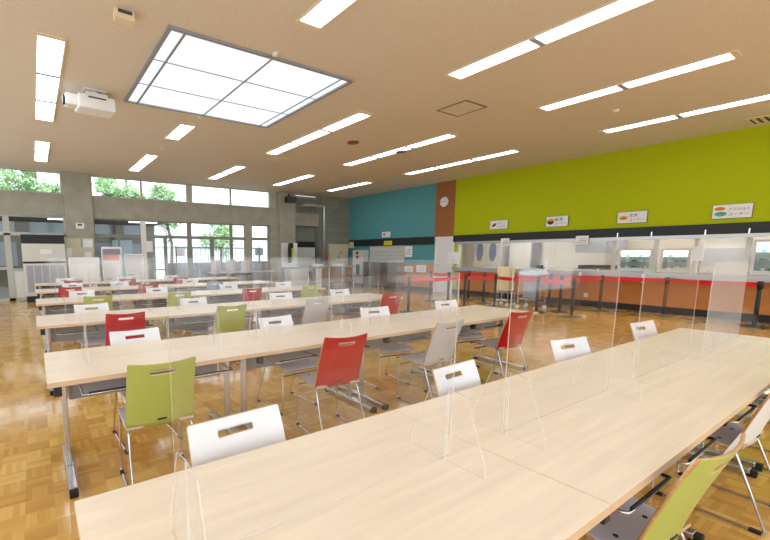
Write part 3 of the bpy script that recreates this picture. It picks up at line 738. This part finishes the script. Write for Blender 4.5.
MB().box(0, .6, 0, 3.6, .9, .94).build('top', 'steel', t)
for x in (.03, .57):
    for y in (.05, 3.55): MB().tube([(x, y, 0), (x, y, .9)], .02).build('leg', 'steel', t)
# ------------------------------------------------------------------ carts in front of the counter
p = onZ(505, 302, 0)
p = Vector((10.85, onX(505, 290, 10.85).y, 0))
t = thing('box_cart', (p.x, p.y, 0), 'metal trolley carrying a tall cream box by the serving counter', 'trolley')
f = MB()
for sx in (-1, 1):
    for sy in (-1, 1): f.tube([(sx*.16, sy*.18, .09), (sx*.16, sy*.18, .42)], .014)
f.box(-.18, .18, -.2, .2, .38, .42).box(-.18, .18, -.2, .2, .14, .16).build('frame', 'steel', t)
for sx in (-1, 1):
    for sy in (-1, 1): MB().disc((sx*.16-.02, sy*.18, .045), (1, 0, 0), .045, .035, 14).build('caster', 'white', t)
tag(MB().rbox(p.x-.15, p.x+.15, p.y-.17, p.y+.17, .42, 1.06, .02).build('storage_box', 'creambox'), 'tall cream yellow box standing on the trolley', 'box')
p = Vector((10.8, onX(532, 290, 10.8).y, 0))
t = thing('cloth_cart', (p.x, p.y, 0), 'grey wheeled cart with a steel top beside the cream box trolley', 'trolley')
MB().rbox(-.17, .17, -.14, .14, .28, .78, .02).build('body', 'kgrey', t)
f = MB().box(-.24, .24, -.26, .26, .86, .89)
for sx in (-1, 1):
    for sy in (-1, 1): f.tube([(sx*.21, sy*.23, .08), (sx*.21, sy*.23, .86)], .014)
f.box(-.22, .22, -.24, .24, .24, .27); f.build('frame', 'chrome', t)
for sx in (-1, 1):
    for sy in (-1, 1): MB().disc((sx*.21-.02, sy*.23, .05), (1, 0, 0), .05, .04, 14).build('caster', 'white', t)
mb = MB(); n = 12
for i in range(n+1):
    for j in range(n+1):
        u, v = i/n*2-1, j/n*2-1; e = max(abs(u), abs(v))
        mb.v.append((p.x+u*.25, p.y+v*.27, .905+.13*(1-e**5)+.012*math.sin(7*u+3*v)))
for i in range(n):
    for j in range(n): a = i*(n+1)+j; mb.f.append((a, a+1, a+n+2, a+n+1)); mb.m.append(0)
b0 = len(mb.v)
ring = [i*(n+1) for i in range(n+1)]+[n*(n+1)+j for j in range(1, n+1)]+[i*(n+1)+n for i in range(n-1, -1, -1)]+[j for j in range(n-1, 0, -1)]
for r_ in ring: x, y, z = mb.v[r_]; mb.v.append((x, y, .8905))
for q in range(len(ring)): a, b = q, (q+1) % len(ring); mb.f.append((ring[a], ring[b], b0+b, b0+a)); mb.m.append(0)
mb.f.append(tuple(range(b0, b0+len(ring)))); mb.m.append(0)
tag(mb.build('folded_cloth', 'cloth', None, True), 'pale blue white cloth bundle lying on the wheeled cart', 'cloth')
q = onX(541, 262, 12.7)
t = thing('tape_dispenser', (12.7, q.y, .966), 'small black and white dispenser on the counter beside the cloth', 'dispenser')
MB().rbox(-.06, .06, -.1, .1, 0, .12, .02).build('body', 'black', t); MB().rbox(-.04, .04, -.16, -.08, .02, .24, .02).build('bottle', 'white', t)

# ------------------------------------------------------------------ far right corner: return counter, hydrant cabinet
ya, yb = onX(397, 270, 12.15).y, onX(363, 270, 12.15).y; LW = yb-ya
t = thing('dish_return_counter', (12.15, ya, 0), 'long brushed steel dish return counter under the shutter', 'counter')
MB().rbox(0, .44, 0, LW, .1, 1.04, .006).build('body', 'steel', t)
MB().box(-.02, .44, -.01, LW+.01, 1.04, 1.07).build('top', 'steel', t)
for y in (LW/3, LW*2/3): MB().box(-.006, 0, y-.006, y+.006, .14, 1.02).build('panel_seam', 'darkgrey', t)
MB().box(.05, .42, .05, LW-.05, 0, .1).build('plinth', 'skirt', t)
y0 = max(onX(362.5, 270, 12.25).y, ya+LW+.03)
t = thing('hydrant_cabinet', (12.25, y0, 0), 'white fire hydrant cabinet with red lamp beside the steel counter', 'cabinet')
MB().rbox(0, .34, 0, .68, .1, 1.58, .01).build('body', 'offwhite', t)
d = B(-.012, 0, .04, .64, .14, 1.1).build('door', 'offwhite', t); B(-.016, -.012, .18, .42, .5, .95).build('window_pane', 'darkgrey', d)
MB().disc((-.001, .36, 1.46), (-1, 0, 0), .06, .05, 16).build('red_lamp', 'redlamp', t); MB().disc((-.001, .36, 1.27), (-1, 0, 0), .07, .02, 16).build('alarm_button', 'redlamp', t)
B(.04, .3, .04, .64, 0, .1).build('plinth', 'skirt', t)
tag(MB().rbox(WX-.1, WX, 14.6, 14.9, 1.68, 1.96, .01).build('junction_box', 'cream'), 'small cream box on the wall above the hydrant cabinet', 'box')
# block wall electric panel
t = thing('electrical_panel', (11.36, WY-.162, .82), 'cream two-door electrical panel on the concrete block wall', 'electrical panel')
MB().rbox(0, 1.08, .0, .16, 0, 1.04, .008).build('body', 'cream', t)
for k in (0, 1): dd = B(.02+k*.53, .51+k*.53, -.012, 0, .03, 1.01).build('door', 'cream', t); B((.46 if k == 0 else .60), (.49 if k == 0 else .63), -.022, -.012, .38+.2*k, .5+.2*k).build('handle', 'darkgrey', dd)
# recess: grey cupboard, dark grille over it, pipe
t = thing('utility_cupboard', (9.66, WY+.2, 0), 'grey utility cupboard with a black slot on top in the wall recess', 'cupboard')
MB().rbox(0, 1.12, 0, .34, .0, 1.70, .008).build('body', 'offwhite', t); B(0, 1.12, .02, .34, 1.70, 1.96).build('top_slot', 'black', t)
B(.03, 1.09, -.012, 0, .05, 1.66).build('door', 'steel_paint', t); B(1.0, 1.03, -.03, -.012, 1.2, 1.3).build('handle', 'black', t)
pth = path([(10.2, WY+.5, 3.52), (10.2, WY-.0, 3.52), (11.06, WY-.1, 3.52), (11.06, WY-.1, .0)], .06)
tag(MB().tube(pth, .065, 12).build('vent_pipe', 'pipe', None, True), 'shiny metal pipe bending out of the recess and down to floor', 'pipe')
tag(B(11.14, 11.24, WY-.06, WY, .95, 1.45).build('red_valve_box', 'redlamp'), 'narrow red fitting on the wall right of the pipe', 'fitting')
# speaker on pillar
t = thing('wall_speaker', (9.17, WY-.12, 3.66), 'black loudspeaker high on the concrete pillar', 'speaker')
MB().rbox(-.22, .24, -.28, -.06, -.14, .1, .02).build('cabinet', 'black', t); MB().tube([(0, -.1, .1), (0, -.04, .22), (0, 0, .22)], .03).build('bracket', 'black', t)
B(-.2, .22, -.29, -.28, -.12, .08).build('grille', 'darkgrey', t)
# pillar rack with jacket, low cabinet, dark box
t = thing('pegboard_rack', (8.80, WY-.16, .85), 'white board rack hung on the pillar by the windows', 'rack')
MB().box(0, .78, 0, .02, 0, 1.03).box(0, .02, -.03, .0, 0, 1.03).box(.76, .78, -.03, 0, 0, 1.03).box(0, .78, -.12, 0, 0, .02).build('board', 'white', t)
for k in (.35, .7): MB().box(.02, .76, -.12, 0, k-.01, k+.01).build('shelf', 'white', t)
t = thing('jacket', (9.14, WY-.385, 1.05), 'dark and lime safety jacket hanging on the white rack', 'jacket')
MB().rbox(-.13, .02, -.02, .06, 0, .66, .03).build('body', 'darkcloth', t); MB().rbox(.02, .10, -.05, .07, .05, .6, .03).build('lime_panel', 'lime', t)
MB().rbox(-.1, .1, -.05, .09, .6, .82, .04).build('collar', 'darkcloth', t)
t = thing('side_cabinet', (8.85, 14.2, 0), 'white low cabinet in front of the pillar', 'cabinet')
MB().rbox(0, .92, 0, .5, .05, .80, .01).build('body', 'offwhite', t); B(.03, .89, -.012, 0, .08, .76).build('door', 'white', t); B(.05, .87, .05, .45, 0, .05).build('plinth', 'skirt', t)
t = thing('dark_bin', (9.85, 14.3, 0), 'dark grey bin between the white cabinet and the steel counter', 'bin')
MB().rbox(0, .55, 0, .45, 0, .62, .02).build('body', 'darkgrey', t); MB().rbox(-.01, .56, -.01, .46, .62, .68, .01).build('lid', 'black', t)
# steel island with tray stacks
Yc = 12.9
a, b = onY(316, 275, Yc), onY(355, 275, Yc)
w = b.x-a.x
t = thing('steel_service_table', (a.x, Yc, 0), 'steel service table with brown shelf front near the far corner', 'service table')
zt = .92
MB().box(0, w, 0, .6, zt-.04, zt).build('top', 'steel', t)
for x in (.03, w/3, 2*w/3, w-.03):
    for y in (.03, .57): MB().tube([(x, y, 0), (x, y, zt-.04)], .018).build('leg', 'chrome', t)
B(.05, w-.05, .3, .32, .12, zt-.06).build('back_panel', 'brown', t); B(.03, w-.03, .05, .55, .3, .33).build('shelf', 'steel', t); B(.02, .3, .02, .04, .12, zt-.06).build('side_panel', 'steel_paint', t)
for i, (u, nm) in enumerate(((.12, 'left'), (.62, 'right'))):
    tag(MB().rbox(a.x+w*u-.12, a.x+w*u+.2, Yc+.1, Yc+.45, zt, zt+.10, .01).build('tray_box', 'white'), 'white box on the steel service table, %s one' % nm, 'box')

# ------------------------------------------------------------------ left side: air conditioner cabinet etc.
t = thing('heater_cabinet', (-.27, 14.25, 0), 'large floor-standing air conditioner with white louvred front by the door', 'air conditioner')
MB().box(.02, 1.06, .02, .6, 0, .18).build('plinth', 'black', t)
MB().rbox(0, 1.1, 0, .62, .18, 1.14, .01).build('lower_body', 'offwhite', t)
g_ = MB()
for i in range(5):
    x0 = .07+i*.2; g_.box(x0, x0+.17, -.012, 0, .3, 1.08)
g_.build('louvre_panel', 'kgrey', t)
MB().box(.02, 1.08, .01, .6, 1.14, 1.2).build('slot', 'black', t)
MB().rbox(0, 1.1, 0, .62, 1.2, 1.72, .01).build('upper_body', 'offwhite', t)
MB().box(0, 1.1, .03, .6, 1.72, 1.98).box(0, 1.1, 0, .03, 1.72, 1.76).box(0, 1.1, 0, .03, 1.94, 1.98).build('top_grille', 'black', t)
B(.45, .75, -.006, 0, 1.42, 1.55).build('name_plate', 'white', t)
tt = thing('cork_notice_board', (.86, WY-.17, 1.30), 'beige notice board with pinned papers on the concrete column', 'notice board')
B(0, .83, 0, .04, 0, .62).build('board', 'cream', tt)
for x0, x1, z0, z1, mm in ((.03, .2, .02, .3, 'paper'), (.5, .8, .33, .58, 'paper'), (.47, .51, .33, .6, 'cyan'), (.55, .75, .02, .18, 'paper')): B(x0, x1, -.006, 0, z0, z1).build('pinned_sheet', mm, tt)
t = thing('thermostat', (1.21, WY-.16, 2.22), 'small white wall controller with dark display on the column', 'controller')
MB().rbox(0, .24, 0, .04, 0, .18, .008).build('body', 'white', t); B(.06, .18, -.005, 0, .09, .15).build('display', 'screen', t)
def standboard(px0, px1, pyt, Y, zb, label, stripe=None, name='mobile_whiteboard'):
    a = onY(px0, pyt, Y); b = onY(px1, pyt, Y); w = b.x-a.x; zt = (a.z+b.z)/2
    t = thing(name, (a.x, Y, 0), label, 'board')
    B(.02, w-.02, 0, .03, zb+.02, zt-.02).build('panel', 'white' if not stripe else 'paper', t)
    MB().box(0, w, -.01, .04, zb, zb+.02).box(0, w, -.01, .04, zt-.02, zt).box(0, .02, -.01, .04, zb+.02, zt-.02).box(w-.02, w, -.01, .04, zb+.02, zt-.02).build('frame', 'alu', t)
    for x in (.03, w-.03): MB().tube([(x, .015, .04), (x, .015, zb)], .014).box(x-.02, x+.02, -.22, .25, .02, .045).build('leg', 'alu', t)
    for z in (zb+.12, zb+.3, zb+.42): B(w*.15, w*.45, -.004, 0, z, z+.03).build('printed_line', 'kgrey', t)
    if stripe: B(.03, w*.85, -.005, 0, zt-.42, zt-.25).build('pink_stripe', 'pink', t); B(.03, w-.03, -.004, 0, zt-.24, zt-.06).build('photo_strip', 'grey', t)
    return t
standboard(68, 99, 257.5, 13.6, .25, 'low white mobile board in front of the concrete column')
standboard(101, 121, 247, 14.0, .2, 'tall poster stand with a pink stripe by the glazing', True, 'poster_stand')
standboard(124, 143, 254, 14.4, .3, 'pale leaflet stand right of the pink-striped poster', None, 'leaflet_stand')
# leaflet papers on glass
for i, (px0, px1, py0, py1, mm, lab) in enumerate(((146, 153, 241, 252, 'paper', 'white poster on the glazing left of the white mullion'), (177, 184, 249, 256, 'paper', 'white sheet taped to the glass door'))):
    a = onY(px0, py0, WY+.03); b = onY(px1, py1, WY+.03)
    tag(B(a.x, b.x, WY+.025, WY+.035, b.z, a.z).build('glass_poster', mm), lab, 'poster')
# three tall grey chairs and the window counter
a = onY(195, 280, 13.6)
t = thing('window_counter', (5.3, 13.75, 0), 'narrow high counter table along the windows', 'table')
MB().box(0, 2.6, 0, .4, .74, .77).build('top', 'steel_paint', t)
for x in (.05, 1.3, 2.55): MB().tube([(x, .2, .0), (x, .2, .74)], .02).build('leg', 'chrome', t)
pb = None
for i, px in enumerate((214, 228.5, 243.5)):
    q = onY(px, 270, 13.3)
    if pb is None:
        pb = thing('high_chair', (0, 0, 0), 'x', 'chair')
        MB().rbox(-.22, .22, -.2, .2, .68, .74, .02).build('seat', 'darkgrey', pb)
        mb = MB(); n = 8
        for k in range(2):
            for j in range(5):
                for i_ in range(n+1):
                    u = i_/n*2-1; mb.v.append((u*.17, -.2+.05*u*u*1-.02*k-.03*j/4, .76+j*.11))
        for j in range(4):
            for i_ in range(n):
                a_ = j*(n+1)+i_; N_ = 5*(n+1); mb.f.append((a_, a_+1, a_+n+2, a_+n+1)); mb.f.append((N_+a_, N_+a_+n+1, N_+a_+n+2, N_+a_+1)); mb.m += [0, 0]
        N_ = 5*(n+1)
        for i_ in range(n):
            for base in (0, 4*(n+1)): mb.f.append((base+i_, base+i_+1, N_+base+i_+1, N_+base+i_)); mb.m.append(0)
        for j in range(4):
            for base in (0, n): a_ = j*(n+1)+base; b_ = a_+n+1; mb.f.append((a_, b_, N_+b_, N_+a_)); mb.m.append(0)
        mb.build('backrest', 'c_grey', pb)
        for sx in (-1, 1):
            for sy in (-1, 1): MB().tube([(sx*.16, sy*.15, .68), (sx*.21, sy*.2, 0)], .012).build('leg', 'chrome', pb)
        MB().tube([(-.19, .18, .25), (.19, .18, .25)], .009).tube([(-.19, -.18, .25), (.19, -.18, .25)], .009).build('footrest', 'chrome', pb)
        t = pb
    else: t = copy_tree(pb)
    t.location = (q.x, 13.3, 0); t['label'] = 'tall grey-backed chair by the windows, %s of three' % ('leftmost', 'middle', 'rightmost')[i]; t['group'] = 'tall chairs by the windows'

# ------------------------------------------------------------------ beyond the glass
struct('ground', B(-60, 60, -60, 90, -.25, -.12), 'asphalt')
struct('floor_annex', B(-5, 5.3, 15.4, 22, -.02, 0), 'concrete')
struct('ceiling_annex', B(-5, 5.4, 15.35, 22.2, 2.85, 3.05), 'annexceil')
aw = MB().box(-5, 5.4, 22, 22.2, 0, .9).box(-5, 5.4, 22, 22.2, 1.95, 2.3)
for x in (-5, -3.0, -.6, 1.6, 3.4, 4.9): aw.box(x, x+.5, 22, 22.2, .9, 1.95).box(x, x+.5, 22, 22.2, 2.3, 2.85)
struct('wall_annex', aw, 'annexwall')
t = thing('window_5', (0, 22.1, 0), None, None); t['kind'] = 'structure'
for a, b in ((-2.5, -.6), (-.1, 1.6), (2.1, 3.4), (3.9, 4.9)): B(a, b, -.02, .0, 2.3, 2.85).build('pane', 'paleblue', t); B(a, b, -.02, .0, .9, 1.95).build('pane', 'kgrey', t)
for i, (x, y) in enumerate(((-.6, 17.5), (1.2, 19.5), (3.0, 17.5), (4.3, 19.5), (.4, 16.6), (3.6, 16.4))):
    tag(B(x-.6, x+.6, y-.07, y+.07, 2.81, 2.848).build('ceiling_light', 'annexlamp'), 'strip light under the dark ceiling seen through the glass, %s counted from the left' % ORD[i], 'ceiling light', 'lights beyond the glass')
t = thing('drinks_machine', (-.2, 20.8, 0), 'dark vending machine seen through the glass at left', 'vending machine')
MB().rbox(0, .9, 0, .7, 0, 1.85, .02).build('body', 'darkgrey', t); B(.08, .6, -.01, 0, .9, 1.7).build('display_window', 'paleblue', t)
t = thing('office_door', (3.3, 21.85, 0), 'pale blue door at the far side beyond the glazing', 'door')
B(0, .95, .0, .05, 0, 2.1).build('leaf', 'paleblue', t); MB().tube([(.85, -.02, 1.0), (.85, -.02, 1.15)], .012).build('handle', 'chrome', t)
# fence
t = thing('railing_fence', (5.6, 19.0, -.02), 'tall grey vertical bar fence outside the windows', 'fence')
f = MB()
for i in range(34): f.tube([(i*.13, 0, .05), (i*.13, 0, 1.75)], .014, 6)
f.build('bars', 'greypipe', t); MB().box(-.05, 4.4, -.02, .02, 1.7, 1.76).box(-.05, 4.4, -.02, .02, .05, .1).build('rails', 'greypipe', t)
for x in (0, 2.2, 4.35): MB().box(x-.03, x+.03, -.03, .03, 0, 1.8).build('post', 'greypipe', t)
tag(B(5.2, 11.0, 19.4, 19.6, -.1, 1.0).build('low_wall', 'asphalt_dark'), 'low grey wall behind the bar fence outside the windows', 'wall')
# white building
bq = onY(255, 248, 40); bq2 = onY(263, 255, 40)
t = thing('white_building', (8.5, 40, 0), 'white rendered building beyond the windows with one small window', 'building')
MB().box(0, 16, 0, 6, 0, 2.2).box(8, 16, 0, 6, 2.2, 7).build('wall', 'building', t)
B(bq.x-8.5, bq2.x-8.5, -.05, 0, bq2.z, bq.z).build('window', 'darkgrey', t); MB().box(-.2, 8, -.25, 6, 2.2, 2.32).build('roof', 'white', t)
t = thing('pale_tower', (9.5, 50, 0), 'pale concrete building beyond the trees seen through the high windows', 'building')
MB().box(0, 5, 0, 5, 0, 9).build('wall', 'building', t)
for i in range(3):
    for j in range(3): B(.5+i*1.5, 1.5+i*1.5, -.05, 0, 2+j*2.2, 3.2+j*2.2).build('window', 'kgrey', t)
# trees
def tree(x, y, h, r, n, label, lean=0):
    t = thing('tree', (x, y, -.02), label, 'tree', 'trees outside the windows')
    tr = MB(); pts = [Vector((0, 0, 0)), Vector((.1, 0, h*.3)), Vector((lean, .1, h*.6)), Vector((lean*1.4, 0, h*.85))]
    tr.tube(pts, .16, 8, 0, .06)
    for k in range(7):
        a = random.uniform(0, 2*PI); z = h*random.uniform(.3, .6); L = r*random.uniform(.6, 1)
        tr.tube([(lean*.6, 0, z), (math.cos(a)*L*.5+lean*.7, math.sin(a)*L*.5, z+.5), (math.cos(a)*L+lean, math.sin(a)*L, z+L*.7)], .05, 6, 0, .015)
    tr.build('trunk', 'bark', t, True)
    cr = MB()
    cl = [(Vector((lean+random.gauss(0, r*.55), random.gauss(0, r*.4), h*.66+random.gauss(0, r*.38))), random.uniform(.4, .9)) for _ in range(22)]
    for _ in range(n):
        c, s = random.choice(cl); d = Vector((random.gauss(0, 1), random.gauss(0, 1), random.gauss(0, 1))).normalized()*s*random.uniform(.3, 1)
        p = c+d; u = Vector((random.gauss(0, 1), random.gauss(0, 1), random.gauss(0, 1))).normalized(); v = u.orthogonal().normalized()
        L = random.uniform(.08, .17); cr.quad([p-u*L, p-v*L*.5, p+u*L, p+v*L*.5])
    cr.build('crown', 'leaf', t)
for i, (x, y, h, r, n, lean) in enumerate(((-3.4, 28, 7.2, 1.9, 6500, .1), (.8, 33, 8.4, 2.2, 6500, -.2), (5.0, 28, 7.2, 2.0, 6500, .2), (9.6, 34, 7.4, 1.5, 3500, -.3), (13.5, 33, 4.6, 1.4, 2500, .1))):
    tree(x, y, h, r, n, 'leafy green tree outside the windows, %s from the left' % ORD[i], lean)

# ------------------------------------------------------------------ light
wd = bpy.data.worlds.new('world'); bpy.context.scene.world = wd; wd.use_nodes = True
bg = wd.node_tree.nodes['Background']; bg.inputs[0].default_value = (.90, .96, 1, 1); bg.inputs[1].default_value = 1.4
sl = bpy.data.lights.new('sun', 'SUN'); sl.energy = 2.6; sl.angle = math.radians(4); sl.color = (1, .97, .92)
so = bpy.data.objects.new('sun', sl); C.objects.link(so); so.rotation_euler = Vector((.1, .75, -1)).to_track_quat('-Z', 'Y').to_euler(); so.location = (0, 0, 20)
sc = bpy.context.scene
sc.view_settings.view_transform = 'Standard'; sc.view_settings.look = 'None'; sc.view_settings.gamma = 1; sc.view_settings.exposure = .95
sc.cycles.transparent_max_bounces = 40; sc.cycles.max_bounces = 8; sc.cycles.diffuse_bounces = 5
